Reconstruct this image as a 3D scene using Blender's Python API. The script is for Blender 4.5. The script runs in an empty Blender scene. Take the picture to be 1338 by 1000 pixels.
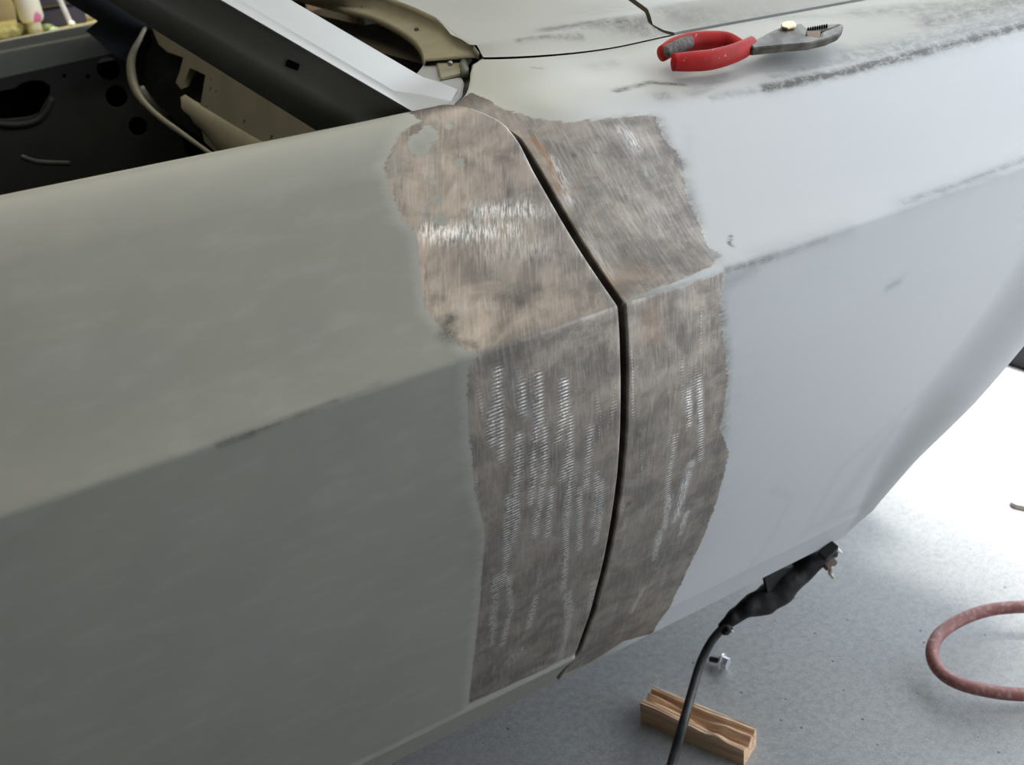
import bpy, bmesh, math, random
import numpy as np
from mathutils import Vector, Matrix, noise

random.seed(4)
sc = bpy.context.scene
C = sc.collection

# ---------------------------------------------------------------- camera
CAM = (.6463, 1.0796, .4587, .4842, -.119, 1350.)      # distance, height, yaw, pitch, roll, focal px
def cam_basis():
    D, H, yaw, pitch, roll, f = CAM
    fw = np.array([math.sin(yaw)*math.cos(pitch), math.cos(yaw)*math.cos(pitch), -math.sin(pitch)])
    r = np.array([math.cos(yaw), -math.sin(yaw), 0.]); u = np.cross(r, fw)
    return r*math.cos(roll)+u*math.sin(roll), -r*math.sin(roll)+u*math.cos(roll), fw
CR, CU, CF = cam_basis()
CO = np.array([0., -CAM[0], CAM[1]])
cd = bpy.data.cameras.new('camera'); co = bpy.data.objects.new('camera', cd); C.objects.link(co)
co.matrix_world = Matrix(((CR[0], CU[0], -CF[0], CO[0]), (CR[1], CU[1], -CF[1], CO[1]), (CR[2], CU[2], -CF[2], CO[2]), (0, 0, 0, 1)))
cd.sensor_fit = 'HORIZONTAL'; cd.sensor_width = 36; cd.lens = 36*CAM[5]/1338.; cd.clip_start = .02
cd.dof.use_dof = True; cd.dof.focus_distance = .95; cd.dof.aperture_fstop = 9
sc.camera = co

# ---------------------------------------------------------------- world, sun, exposure
w = bpy.data.worlds.new('world'); sc.world = w; w.use_nodes = True
bg = w.node_tree.nodes['Background']; bg.inputs[0].default_value = (.84, .92, 1.0, 1); bg.inputs[1].default_value = 3.3
sc.view_settings.view_transform = 'Standard'; sc.view_settings.look = 'None'
sc.view_settings.gamma = 1; sc.view_settings.exposure = 0.0
def light(name, kind, loc, energy, color, target=None, **kw):
    l = bpy.data.lights.new(name, kind); l.energy = energy; l.color = color
    for k, v in kw.items(): setattr(l, k, v)
    o = bpy.data.objects.new(name, l); C.objects.link(o); o.location = loc
    if target: o.rotation_euler = (Vector(target)-Vector(loc)).to_track_quat('-Z', 'Y').to_euler()
    return o
light('sun', 'SUN', (3.65, 0, 8), 13, (1, .98, .95), target=(1.9, .6, 0), angle=math.radians(16))
op = light('opening_portal', 'AREA', (1.745, -.45, 1.2), 1, (1, 1, 1), target=(0, -.45, 1.2), shape='RECTANGLE', size=4.7, size_y=2.4)
op.data.cycles.is_portal = True
light('forward_fill', 'AREA', (.86, -.36, 2.4), 3.5, (1, .96, .88), target=(.5, 0, .8), shape='RECTANGLE', size=1.2, size_y=.25)  # unseen fill lamp, added to brighten the door's upper steel
light('overhead_fill', 'AREA', (.15, .15, 2.2), 7.5, (1, .95, .84), target=(.15, .15, 0), shape='RECTANGLE', size=1.2, size_y=.12)  # unseen fill from above, added to lift the upward-facing panels
light('bench_lamp', 'AREA', (.45, 2.35, 1.7), 16, (1, .93, .62), target=(.35, 2.5, .8), shape='RECTANGLE', size=.8, size_y=.2)

# ---------------------------------------------------------------- helpers
def ray(px): return CF + CR*(px[0]-669)/CAM[5] - CU*(px[1]-500)/CAM[5]
def atx(px, x): d = ray(px); return CO + d*(x-CO[0])/d[0]
def aty(px, y): d = ray(px); return CO + d*(y-CO[1])/d[1]
def atz(px, z): d = ray(px); return CO + d*(z-CO[2])/d[2]
def atpl(px, p0, n):
    d = ray(px); n = np.array(n, float); return CO + d*np.dot(np.array(p0)-CO, n)/np.dot(d, n)

def tag(o, label=None, cat=None, group=None, kind=None):
    if label: o['label'] = label
    if cat: o['category'] = cat
    if group: o['group'] = group
    if kind: o['kind'] = kind
    return o
def empty(name, loc):
    o = bpy.data.objects.new(name, None); C.objects.link(o); o.location = loc; return o
def origin(parent):
    p = Vector((0, 0, 0))
    while parent is not None: p += parent.location; parent = parent.parent
    return p
def mesh(name, verts, faces, mat, parent=None, smooth=True, attrs=None, mats=None, fm=None, uv=None, loc=None):
    base = origin(parent) if loc is None else Vector(loc)
    v = np.array([tuple(q) for q in verts], float) - np.array(base)
    me = bpy.data.meshes.new(name); me.from_pydata(v.tolist(), [], [list(map(int, f)) for f in faces])
    if attrs:
        for k, a in attrs.items():
            a = np.asarray(a, np.float32)
            if a.ndim == 1:
                at = me.attributes.new(k, 'FLOAT', 'POINT'); at.data.foreach_set('value', a)
            else:
                at = me.attributes.new(k, 'FLOAT_VECTOR', 'POINT'); at.data.foreach_set('vector', a.ravel())
    if uv is not None:
        ul = me.uv_layers.new(name='UVMap'); li = np.empty(len(me.loops), np.int32); me.loops.foreach_get('vertex_index', li)
        ul.data.foreach_set('uv', np.asarray(uv, np.float32)[li].ravel())
    for m in (mats or [mat]): me.materials.append(m)
    if fm is not None: me.polygons.foreach_set('material_index', np.asarray(fm, np.int32))
    if smooth: me.polygons.foreach_set('use_smooth', [True]*len(me.polygons))
    me.update()
    o = bpy.data.objects.new(name, me); C.objects.link(o)
    if parent is not None: o.parent = parent
    elif loc is not None: o.location = loc
    return o
def bm_obj(name, bm, mat, parent=None, smooth=False, M=None, loc=None, angle=None):
    if M is not None: bmesh.ops.transform(bm, matrix=M, verts=bm.verts)
    bmesh.ops.recalc_face_normals(bm, faces=bm.faces)
    base = origin(parent) if loc is None else Vector(loc)
    bmesh.ops.translate(bm, vec=-base, verts=bm.verts)
    me = bpy.data.meshes.new(name); bm.to_mesh(me); bm.free(); me.materials.append(mat)
    if smooth: me.polygons.foreach_set('use_smooth', [True]*len(me.polygons))
    if angle: me.set_sharp_from_angle(angle=math.radians(angle))
    o = bpy.data.objects.new(name, me); C.objects.link(o)
    if parent is not None: o.parent = parent
    elif loc is not None: o.location = loc
    return o
def bm_box(bm, lo, hi, bev=0, seg=2):
    r = bmesh.ops.create_cube(bm, size=1)
    vs = r['verts']
    for v in vs:
        v.co = Vector([lo[i]+(v.co[i]+.5)*(hi[i]-lo[i]) for i in range(3)])
    if bev:
        es = list({e for v in vs for e in v.link_edges})
        bmesh.ops.bevel(bm, geom=es, offset=bev, segments=seg, affect='EDGES')
def box(name, lo, hi, mat, parent=None, bev=0, **kw):
    bm = bmesh.new(); bm_box(bm, lo, hi, bev); return bm_obj(name, bm, mat, parent, **kw)
def spline(P, n):
    P = np.array(P, float); out = []
    Q = np.vstack([2*P[0]-P[1], P, 2*P[-1]-P[-2]])
    L = np.linalg.norm(np.diff(P, axis=0), axis=1); tot = L.sum()
    for i in range(len(P)-1):
        k = max(2, int(round(n*L[i]/tot)))
        for t in np.linspace(0, 1, k, endpoint=False):
            a, b, c, d = Q[i:i+4]
            out.append(.5*((2*b)+(c-a)*t+(2*a-5*b+4*c-d)*t*t+(3*b-a-3*c+d)*t**3))
    out.append(P[-1]); return np.array(out)
def tube(name, path, rad, mat, parent=None, nseg=14, n=60, lump=0, flat=None, caps=True, loc=None, smooth=True, freq=40):
    p = spline(path, n); m = len(p)
    r = np.interp(np.linspace(0, 1, m), np.linspace(0, 1, len(rad)), rad) if hasattr(rad, '__len__') else np.full(m, rad)
    T = np.gradient(p, axis=0); T /= np.linalg.norm(T, axis=1)[:, None]
    up = np.array([0, 0, 1.]); vs = []
    nx = np.cross(T[0], up)
    if np.linalg.norm(nx) < .1: nx = np.array([1., 0, 0])
    for i in range(m):
        nx = nx - T[i]*np.dot(nx, T[i]); nx /= np.linalg.norm(nx); nz = np.cross(nx, T[i])
        for k in range(nseg):
            a = 2*math.pi*k/nseg
            f = (1, 1) if flat is None else flat
            q = p[i]+nx*math.cos(a)*r[i]*f[0]+nz*math.sin(a)*r[i]*f[1]
            if lump:
                q = q + (nx*math.cos(a)+nz*math.sin(a))*lump*noise.noise(Vector(q)*freq)
            vs.append(q)
    fs = [(i*nseg+k, i*nseg+(k+1) % nseg, (i+1)*nseg+(k+1) % nseg, (i+1)*nseg+k) for i in range(m-1) for k in range(nseg)]
    if caps:
        for e, s in ((0, -1), (m-1, 1)):
            b = len(vs); vs.append(p[e]+T[e]*s*r[e]*.35)
            for k in range(nseg):
                a, c = e*nseg+k, e*nseg+(k+1) % nseg
                fs.append((b, c, a) if s < 0 else (b, a, c))
    return mesh(name, vs, fs, mat, parent, smooth=smooth, loc=loc)
def loft(name, rows, mat, parent=None, close=False, cap=False, smooth=True, thick=0, bevel=0):
    R = [np.array(r, float) for r in rows]; n = len(R[0]); vs = np.vstack(R); fs = []
    for i in range(len(R)-1):
        for k in range(n if close else n-1):
            k2 = (k+1) % n; fs.append((i*n+k, i*n+k2, (i+1)*n+k2, (i+1)*n+k))
    if cap: fs.append(tuple(range(n))[::-1]); fs.append(tuple((len(R)-1)*n+k for k in range(n)))
    o = mesh(name, vs, fs, mat, parent, smooth=smooth)
    if thick:
        md = o.modifiers.new('t', 'SOLIDIFY'); md.thickness = thick; md.offset = 0
    if bevel:
        md = o.modifiers.new('b', 'BEVEL'); md.width = bevel; md.segments = 2; md.limit_method = 'ANGLE'
    return o
def plate(name, outline, holes, M, thick, mat, parent=None, bev=0):
    """flat sheet with holes; outline in the local xy plane, M takes it to the world"""
    cu = bpy.data.curves.new(name, 'CURVE'); cu.dimensions = '2D'; cu.fill_mode = 'BOTH'; cu.extrude = thick/2; cu.bevel_depth = bev
    for poly in [outline]+list(holes):
        s = cu.splines.new('POLY'); s.points.add(len(poly)-1); s.use_cyclic_u = True
        for i, q in enumerate(poly): s.points[i].co = (q[0], q[1], 0, 1)
    t = bpy.data.objects.new('tmp', cu); C.objects.link(t)
    me = bpy.data.meshes.new_from_object(t.evaluated_get(bpy.context.evaluated_depsgraph_get()))
    bpy.data.objects.remove(t); bpy.data.curves.remove(cu)
    me.name = name
    me.transform(Matrix.Translation(-origin(parent)) @ M); me.materials.clear(); me.materials.append(mat)
    o = bpy.data.objects.new(name, me); C.objects.link(o)
    if parent is not None: o.parent = parent
    return o
def circ(c, r, n=24, ry=None): return [(c[0]+r*math.cos(2*math.pi*i/n), c[1]+(ry or r)*math.sin(2*math.pi*i/n)) for i in range(n)]

# ---------------------------------------------------------------- materials
def nodes(name):
    m = bpy.data.materials.new(name); m.use_nodes = True; nt = m.node_tree
    return m, nt, nt.nodes['Principled BSDF']
def N(nt, t, **kw):
    n = nt.nodes.new(t)
    for k, v in kw.items():
        if k.startswith('i_'):
            key = k[2:]; key = int(key) if key.isdigit() else key.replace('_', ' ')
            n.inputs[key].default_value = v
        else: setattr(n, k, v)
    return n
def L(nt, a, b): nt.links.new(a, b)
def mixc(nt, fac, a, b, mode='MIX'):
    n = nt.nodes.new('ShaderNodeMix'); n.data_type = 'RGBA'; n.blend_type = mode
    for sock, v in ((n.inputs[0], fac), (n.inputs[6], a), (n.inputs[7], b)):
        if isinstance(v, (int, float)): sock.default_value = v
        elif isinstance(v, tuple): sock.default_value = (*v, 1) if len(v) == 3 else v
        else: nt.links.new(v, sock)
    return n.outputs[2]
def mth(nt, op, a, b=None, c=None, clamp=False):
    n = nt.nodes.new('ShaderNodeMath'); n.operation = op; n.use_clamp = clamp
    for i, v in enumerate((a, b, c)):
        if v is None: continue
        if isinstance(v, (int, float)): n.inputs[i].default_value = v
        else: nt.links.new(v, n.inputs[i])
    return n.outputs[0]
def ramp(nt, fac, lo, hi, a=0., b=1.):
    n = nt.nodes.new('ShaderNodeMapRange'); n.interpolation_type = 'SMOOTHSTEP'
    n.inputs[1].default_value = lo; n.inputs[2].default_value = hi; n.inputs[3].default_value = a; n.inputs[4].default_value = b
    nt.links.new(fac, n.inputs[0]); return n.outputs[0]
def nz(nt, vec, scale, detail=3, rough=.55, sc3=None, dist=0):
    if sc3:
        mp = nt.nodes.new('ShaderNodeMapping'); mp.inputs['Scale'].default_value = sc3; nt.links.new(vec, mp.inputs[0]); vec = mp.outputs[0]
    n = nt.nodes.new('ShaderNodeTexNoise'); n.inputs['Scale'].default_value = scale; n.inputs['Detail'].default_value = detail
    n.inputs['Roughness'].default_value = rough; n.inputs['Distortion'].default_value = dist
    nt.links.new(vec, n.inputs['Vector']); return n.outputs['Fac']
def simple(name, col, rough=.5, metal=0, var=.12, scale=30, bump=0, col2=None, coat=0, spec=None):
    m, nt, p = nodes(name); tc = nt.nodes.new('ShaderNodeTexCoord')
    f = nz(nt, tc.outputs['Object'], scale, 4)
    c2 = col2 or tuple(c*(1-var*2) for c in col)
    L(nt, mixc(nt, ramp(nt, f, .3, .7), col, c2), p.inputs['Base Color'])
    p.inputs['Roughness'].default_value = rough; p.inputs['Metallic'].default_value = metal
    p.inputs['Coat Weight'].default_value = coat
    if spec is not None: p.inputs['Specular IOR Level'].default_value = spec
    if bump:
        b = N(nt, 'ShaderNodeBump', i_Strength=bump, i_Distance=.002); L(nt, f, b.inputs['Height']); L(nt, b.outputs[0], p.inputs['Normal'])
    return m

def body_material():
    m, nt, p = nodes('sanded_primer_and_steel')
    def attr(n):
        a = nt.nodes.new('ShaderNodeAttribute'); a.attribute_name = n; return a
    sp = attr('surf').outputs['Vector']
    metal = attr('metal').outputs['Fac']; dirt = attr('dirt').outputs['Fac']; rust = attr('rust').outputs['Fac']
    chat = attr('chat').outputs['Fac']; dust = attr('dust').outputs['Fac']; white = attr('white').outputs['Fac']; smud = attr('smudge').outputs['Fac']
    # primer
    n1 = nz(nt, sp, 9, 4); n2 = nz(nt, sp, 60, 3, sc3=(.35, 1, 1)); n3 = nz(nt, sp, 900, 2)
    prim = mixc(nt, ramp(nt, n1, .3, .7), (.225, .222, .188), (.205, .203, .174))
    prim = mixc(nt, ramp(nt, n2, .45, .8, 0, .12), prim, (.45, .45, .42))
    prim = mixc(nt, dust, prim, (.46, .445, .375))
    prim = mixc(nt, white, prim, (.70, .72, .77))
    prim = mixc(nt, ramp(nt, n3, .35, .65, 0, .10), prim, (.30, .31, .31))
    # metal
    sv = nz(nt, sp, 1, 5, .6, sc3=(420, 34, 1), dist=.3)     # strands running down the panel
    sh = nz(nt, sp, 1, 4, .6, sc3=(26, 30, 1), dist=.5)
    sh2 = nz(nt, sp, 1, 4, .6, sc3=(90, 40, 1), dist=.6)
    mc = mixc(nt, ramp(nt, sh, .32, .68), (.37, .32, .277), (.19, .168, .15))
    mc = mixc(nt, ramp(nt, sh2, .5, .78, 0, .42), mc, (.085, .078, .072))
    mc = mixc(nt, ramp(nt, sv, .45, .75, 0, .45), mc, (.50, .46, .42))
    wv = N(nt, 'ShaderNodeTexWave', wave_type='BANDS', bands_direction='Y'); wv.inputs['Scale'].default_value = 98; wv.inputs['Distortion'].default_value = 1.6; wv.inputs['Detail'].default_value = 2; wv.inputs['Detail Scale'].default_value = 1.5
    mp = N(nt, 'ShaderNodeMapping'); mp.inputs['Scale'].default_value = (.35, 1, 1); mp.inputs['Rotation'].default_value = (0, 0, .1); L(nt, sp, mp.inputs[0]); L(nt, mp.outputs[0], wv.inputs[0])
    brk = nz(nt, sp, 300, 3)
    sy = N(nt, 'ShaderNodeSeparateXYZ'); L(nt, sp, sy.inputs[0])
    faint = mth(nt, 'MULTIPLY', ramp(nt, nz(nt, sp, 1, 3, .6, sc3=(110, 14, 1), dist=.4), .56, .72, 0, .50), ramp(nt, sy.outputs['Y'], .01, .06))
    chat = mth(nt, 'MAXIMUM', chat, faint)
    ch = mth(nt, 'MULTIPLY', chat, ramp(nt, wv.outputs['Fac'], .35, .9), clamp=True)
    ch = mth(nt, 'MULTIPLY', ch, ramp(nt, brk, .34, .54), clamp=True)
    gl = mth(nt, 'MULTIPLY', attr('painted_glint').outputs['Fac'], ramp(nt, nz(nt, sp, 1, 4, .65, sc3=(520, 90, 1)), .40, .62), clamp=True)  # highlights painted bright into the steel colour, broken up by strands
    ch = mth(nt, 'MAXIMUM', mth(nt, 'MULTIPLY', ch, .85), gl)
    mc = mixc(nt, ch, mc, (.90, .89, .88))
    mc = mixc(nt, mth(nt, 'MULTIPLY', rust, ramp(nt, sh2, .2, .6, .4, .9)), mc, (.30, .165, .08))
    tint = nz(nt, sp, 1, 3, .5, sc3=(38, 22, 1))
    mc = mixc(nt, ramp(nt, tint, .56, .70, 0, .30), mc, (.24, .27, .27))
    # mask edge: signed distance plus strands
    e1 = nz(nt, sp, 1, 4, .7, sc3=(60, 300, 1)); e2 = nz(nt, sp, 45, 3)
    sd = mth(nt, 'ADD', metal, mth(nt, 'MULTIPLY', mth(nt, 'SUBTRACT', e1, .5), .010))
    sd = mth(nt, 'ADD', sd, mth(nt, 'MULTIPLY', mth(nt, 'SUBTRACT', e2, .5), .004))
    mk = ramp(nt, sd, -.0007, .0012)
    halo = ramp(nt, sd, -.012, -.001)
    prim = mixc(nt, mth(nt, 'MULTIPLY', halo, .18), prim, (.56, .55, .50))
    base = mixc(nt, mk, prim, mc)
    # dirt and smudges
    dn = nz(nt, sp, 75, 6, .75); dn2 = nz(nt, sp, 1, 4, .7, sc3=(25, 130, 1), dist=1)
    dm = mth(nt, 'MULTIPLY', dirt, ramp(nt, dn, .30, .62, .25, 1)); dm = mth(nt, 'MULTIPLY', dm, ramp(nt, dn2, .25, .6, .45, 1), clamp=True)
    base = mixc(nt, dm, base, (.095, .088, .080))
    base = mixc(nt, mth(nt, 'MULTIPLY', smud, ramp(nt, dn2, .2, .7, .5, 1), clamp=True), base, (.22, .235, .25))
    L(nt, base, p.inputs['Base Color'])
    L(nt, mth(nt, 'MULTIPLY', mk, mth(nt, 'SUBTRACT', .90, mth(nt, 'MULTIPLY', dm, .6))), p.inputs['Metallic'])
    ro = mth(nt, 'SUBTRACT', ramp(nt, sh, .2, .8, .34, .48), mth(nt, 'MULTIPLY', ch, .12))
    mr = nt.nodes.new('ShaderNodeMix'); L(nt, mk, mr.inputs[0]); mr.inputs[2].default_value = .52; L(nt, ro, mr.inputs[3]); L(nt, mr.outputs[0], p.inputs['Roughness'])
    L(nt, mth(nt, 'MULTIPLY', mk, .65), p.inputs['Anisotropic'])
    tg = N(nt, 'ShaderNodeTangent', direction_type='UV_MAP'); tg.uv_map = 'UVMap'; L(nt, tg.outputs[0], p.inputs['Tangent'])
    p.inputs['Anisotropic Rotation'].default_value = .25
    # bump
    h = mth(nt, 'MULTIPLY', mth(nt, 'MULTIPLY', sv, .18), mk)
    h = mth(nt, 'ADD', h, mth(nt, 'MULTIPLY', mth(nt, 'MULTIPLY', mth(nt, 'MULTIPLY', wv.outputs['Fac'], chat), mk), .9))
    h = mth(nt, 'SUBTRACT', h, mth(nt, 'MULTIPLY', mk, .35))
    h = mth(nt, 'ADD', h, mth(nt, 'MULTIPLY', mth(nt, 'MULTIPLY', sh2, mk), .8))
    b = N(nt, 'ShaderNodeBump', i_Strength=.55, i_Distance=.0006); L(nt, h, b.inputs['Height']); L(nt, b.outputs[0], p.inputs['Normal'])
    return m
BODY = body_material()
PRIMER = simple('grey_primer', (.44, .46, .44), .5, var=.06, scale=12)
PILLAR = simple('pillar_primer', (.40, .40, .385), .45, var=.05, scale=9)
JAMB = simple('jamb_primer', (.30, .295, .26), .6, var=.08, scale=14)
SHADEP = simple('shade_darkened_primer', (.038, .038, .034), .6, var=.15, scale=9)  # primer colour taken near black to stand for the cabin's shade
TAN = simple('tan_epoxy', (.31, .28, .195), .5, var=.08, scale=20)
DASH = simple('dash_tan_primer', (.21, .185, .125), .6, var=.08, scale=20)
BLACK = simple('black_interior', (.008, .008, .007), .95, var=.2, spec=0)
BROWN = simple('brown_cowl_inside', (.10, .078, .050), .8, var=.15)
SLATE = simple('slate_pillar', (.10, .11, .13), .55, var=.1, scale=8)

# ---------------------------------------------------------------- car body profile
# (y, z) down the side: shoulder K, crease CR, tuck-under, bottom edge
def dense(P, n): return spline(P, n)
low = dense([(0, .734), (.0005, .700), (.003, .640), (.017, .560), (.044, .460), (.080, .360), (.104, .290)], 460)
upp = dense([(.127, .850), (.098, .8205), (.066, .788), (.033, .757), (0, .734)], 170)
bot = dense([(.104, .290), (.118, .264), (.131, .236)], 60)
bot2 = np.vstack([dense([(.104, .290), (.1015, .2865), (.104, .283)], 10)[:-1], dense([(.104, .283), (.118, .262), (.131, .236)], 50)])
def assemble(deck, bot=bot, soft_k=4.5):
    P = np.vstack([deck[:-1], upp[:-1], low[:-1], bot])
    d = np.r_[0, np.cumsum(np.linalg.norm(np.diff(P, axis=0), axis=1))]
    s = np.arange(0, d[-1], .001); Q = np.c_[np.interp(s, d, P[:, 0]), np.interp(s, d, P[:, 1])]
    ic = np.argmin(np.abs(Q[:, 1]-.734)+np.abs(Q[:, 0])); s0 = s[ic]
    def sm(Q, k):
        ker = np.exp(-.5*(np.arange(-20, 21)/k)**2); ker /= ker.sum()
        E = np.vstack([np.outer(np.arange(20, 0, -1), Q[0]-Q[1])+Q[0], Q, np.outer(np.arange(1, 21), Q[-1]-Q[-2])+Q[-1]])
        return np.c_[np.convolve(E[:, 0], ker, 'valid'), np.convolve(E[:, 1], ker, 'valid')]
    tight, soft = sm(Q, 1.2), sm(Q, soft_k)
    wgt = np.clip((s0-s-.06)/.05, 0, 1)[:, None]
    return s-s0, tight*(1-wgt)+soft*wgt
deckD = dense([(.166, .8815), (.160, .8835), (.150, .878), (.127, .850)], 50)
sD, PD = assemble(deckD, bot2)
sF0, PF0 = assemble(dense([(.25, .8800), (.22, .8785), (.19, .8730), (.155, .8610), (.127, .850)], 140), soft_k=3.5)   # far forward
sF1, PF1 = assemble(dense([(.25, .8950), (.21, .8900), (.18, .8850), (.155, .8770), (.127, .850)], 140), soft_k=4.5)   # at the cowl corner
nF = min(len(sF0), len(sF1))
def align(s, P, S): return np.c_[np.interp(S, s, P[:, 0]), np.interp(S, s, P[:, 1])]
smin = max(sF0[0], sF1[0]); SF = np.arange(smin, sF0[-1], .0025)
SD = np.arange(sD[0], sD[-1], .0025)
sK = -.1715
def kz(x): return np.interp(x, [-.6, 0, .29, .42, .64, 1.0, 1.6], [.022, .011, .004, .002, -.004, -.011, -.022])
def smooth(x, a, b): t = np.clip((x-a)/(b-a), 0, 1); return t*t*(3-2*t)
def surf_door(x, s):
    P = align(sD, PD, s); wz = np.clip(-s/.17, 0, 1)
    return np.stack([x, P[..., 0].reshape(np.shape(x)) if P.ndim > 2 else P[:, 0], P[:, 1]+kz(x)*wz], -1)
def y_in(x): return .25+.052*np.exp(-np.maximum(0, x-.450)/.028)-np.clip((x-.69)*.16, 0, .075)
def surf_fender(x, s):
    t = smooth(x, .42, .62)
    A = align(sF1, PF1, s); B = align(sF0, PF0, s); P = A*(1-t[:, None])+B*t[:, None]
    wz = np.clip(-s/.17, 0, 1)*np.clip(1-(-s-.17)/.13, 0, 1)
    y = P[:, 0]; z = P[:, 1]+kz(x)*wz
    deck = np.clip((-s-.175)/.12, 0, 1); inner = np.clip((-s-.235)/(-smin-.235), 0, 1)
    y = y-deck*np.clip((x-.69)*.16, 0, .075)+inner**1.5*(y_in(x)-.25+np.clip((x-.69)*.16, 0, .075))
    # wheel arch lip rolls inward
    d = arch_dist(x, z)
    r = .02+.075*np.clip((z-.27)/.22, 0, 1)
    q = np.clip(1-d/r, 0, 1)
    q = q*q*(3-2*q)
    y = y-.020*np.clip((z-.25)/.20, 0, 1)*q
    return np.stack([x, y, z], -1)
ARCH = np.array([(.79, .20), (.830, .236), (.841, .260), (.851, .306), (.875, .376), (.921, .453), (.942, .482), (.968, .519), (1.005, .575), (1.06, .630), (1.18, .662), (1.30, .668), (1.5, .668)])
def seg_dist(px, pz, poly):
    best = np.full(np.shape(px), 1e9)
    for a, b in zip(poly[:-1], poly[1:]):
        ab = b-a; t = np.clip(((px-a[0])*ab[0]+(pz-a[1])*ab[1])/(ab@ab), 0, 1)
        best = np.minimum(best, np.hypot(px-a[0]-t*ab[0], pz-a[1]-t*ab[1]))
    return best
def arch_dist(x, z): return seg_dist(x, z, ARCH)

def px2xs(px, fender=False):
    """pixel of the photograph -> (x, s) on the body side"""
    S, P = (sF0, PF0) if fender else (sD, PD)
    if fender: P = align(sF1, PF1, S)*.5+P*.5 if px[0] < 850 else P
    d = ray(px); best = None
    t = (P[:, 0]-CO[1])/d[1]; X = CO[0]+d[0]*t; Z = CO[2]+d[2]*t
    e = Z-(P[:, 1]+kz(X)*np.clip(-S/.17, 0, 1))
    i = np.where(e[:-1]*e[1:] <= 0)[0]
    if len(i) == 0: j = np.argmin(np.abs(e)); return (X[j], S[j])
    j = i[0]; f = e[j]/(e[j]-e[j+1]+1e-12); return (X[j]+(X[j+1]-X[j])*f, S[j]+(S[j+1]-S[j])*f)
def xs(pts, fender=False): return np.array([px2xs(p, fender) for p in pts])

# the gap between door and fender, x as a function of s
gp = xs([(680, 183), (712, 240), (748, 302), (783, 356), (811, 397), (815, 440), (816, 520), (811, 620), (793, 730), (775, 800), (757, 850), (725, 893)])
print('gap', np.round(gp, 3).tolist())
gS = np.r_[-.235, -.222, -.208, -.190, gp[:, 1]]; gX = np.r_[.352, .366, .388, .409, gp[:, 0]]
o_ = np.argsort(gS); gS, gX = gS[o_], gX[o_]
def gap(s):
    s = np.asarray(s, float); k = np.zeros_like(s)
    for d in (-.006, -.003, 0, .003, .006): k += np.interp(s+d, gS, gX)/5
    return k
earS = [-.330, -.308, -.290, -.272, -.235, -.212, -.203, -.190, -.172]
earX = [.474, .468, .452, .430, .393, .366, .384, .405, float(gap(-.172))]
print('gap at K', [round(float(gap(q)), 4) for q in (-.2, -.19, -.18, -.175, -.172, -.168, -.16, -.15)])
def ear(s): return np.where(s < -.172, np.interp(s, earS, earX), gap(s))

# ---------------------------------------------------------------- marks and painted glints on the body (surface coordinates)
def inside(px, pz, poly):
    r = np.zeros(np.shape(px), bool); n = len(poly)
    for i in range(n):
        x1, y1 = poly[i]; x2, y2 = poly[(i+1) % n]
        c = ((y1 > pz) != (y2 > pz)) & (px < (x2-x1)*(pz-y1)/(y2-y1+1e-12)+x1); r ^= c
    return r
def sdf(px, pz, polys):
    out = np.full(np.shape(px), -1e3)
    for poly in polys:
        cl = np.vstack([poly, poly[:1]]); d = seg_dist(px, pz, cl)
        out = np.maximum(out, np.where(inside(px, pz, poly), d, -d))
    return out
def strokes(px, pz, lst, fender):
    out = np.zeros(np.shape(px))
    for pts, wd, st in lst:
        P = xs(pts, fender)
        if len(P) == 1: P = np.vstack([P, P+1e-4])
        d = seg_dist(px, pz, P); out = np.maximum(out, st*np.exp(-(d/wd)**2*.7))
    return out
DOOR_METAL = [[(830, 380), (830, 900), (760, 900), (746, 860), (612, 920), (620, 850), (628, 770), (634, 690), (619, 640), (612, 560), (611, 480), (628, 462), (604, 456), (585, 436), (556, 404), (549, 350), (546, 310), (524, 285), (512, 250), (500, 218), (512, 196), (524, 172), (548, 158)]]
FENDER_METAL = [[(655, 172), (745, 160), (855, 149), (868, 180), (893, 212), (897, 255), (915, 290), (925, 322), (945, 333), (925, 350), (880, 368), (835, 384), (815, 395), (790, 392), (640, 190)],
                [(800, 400), (850, 386), (905, 368), (946, 356), (941, 400), (946, 445), (951, 500), (941, 560), (953, 592), (938, 650), (915, 712), (884, 775), (852, 828), (815, 838), (772, 866), (740, 880)]]
EAR_METAL = [[(560, 150), (598, 132), (615, 121), (632, 126), (655, 142), (690, 153), (745, 158), (780, 156), (700, 178), (640, 186), (580, 165)]]
D_DIRT_TONE = [([(676, 392)], .005, 1.6), ([(650, 388), (705, 378)], .005, .7), ([(590, 418), (585, 440)], .006, 1.5), ([(660, 520), (700, 760)], .05, .28), ([(780, 480), (770, 700)], .03, .3), ([(620, 452), (600, 446)], .004, .8), ([(752, 383)], .006, .6),  # dirt marks; the widest strokes only tone the lower steel darker
          ([(655, 205), (668, 212)], .005, .6), ([(640, 200), (690, 196)], .003, .6), ([(592, 190), (615, 186)], .003, .7), ([(620, 420), (700, 385), (780, 370)], .006, .3),
          ([(625, 355), (622, 370)], .005, .4), ([(660, 245), (668, 250)], .004, .5),
          ([(440, 523), (330, 566), (285, 582)], .0016, .9), ([(330, 566), (285, 582)], .0022, 1.2), ([(500, 500), (440, 523)], .0014, .5),
          ([(640, 470), (720, 440), (800, 415)], .010, .6), ([(760, 440), (790, 470)], .020, .5), ([(640, 700), (640, 880)], .016, .5), ([(700, 830), (760, 720)], .012, .3), ([(625, 900), (740, 850)], .006, .5)]
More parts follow.
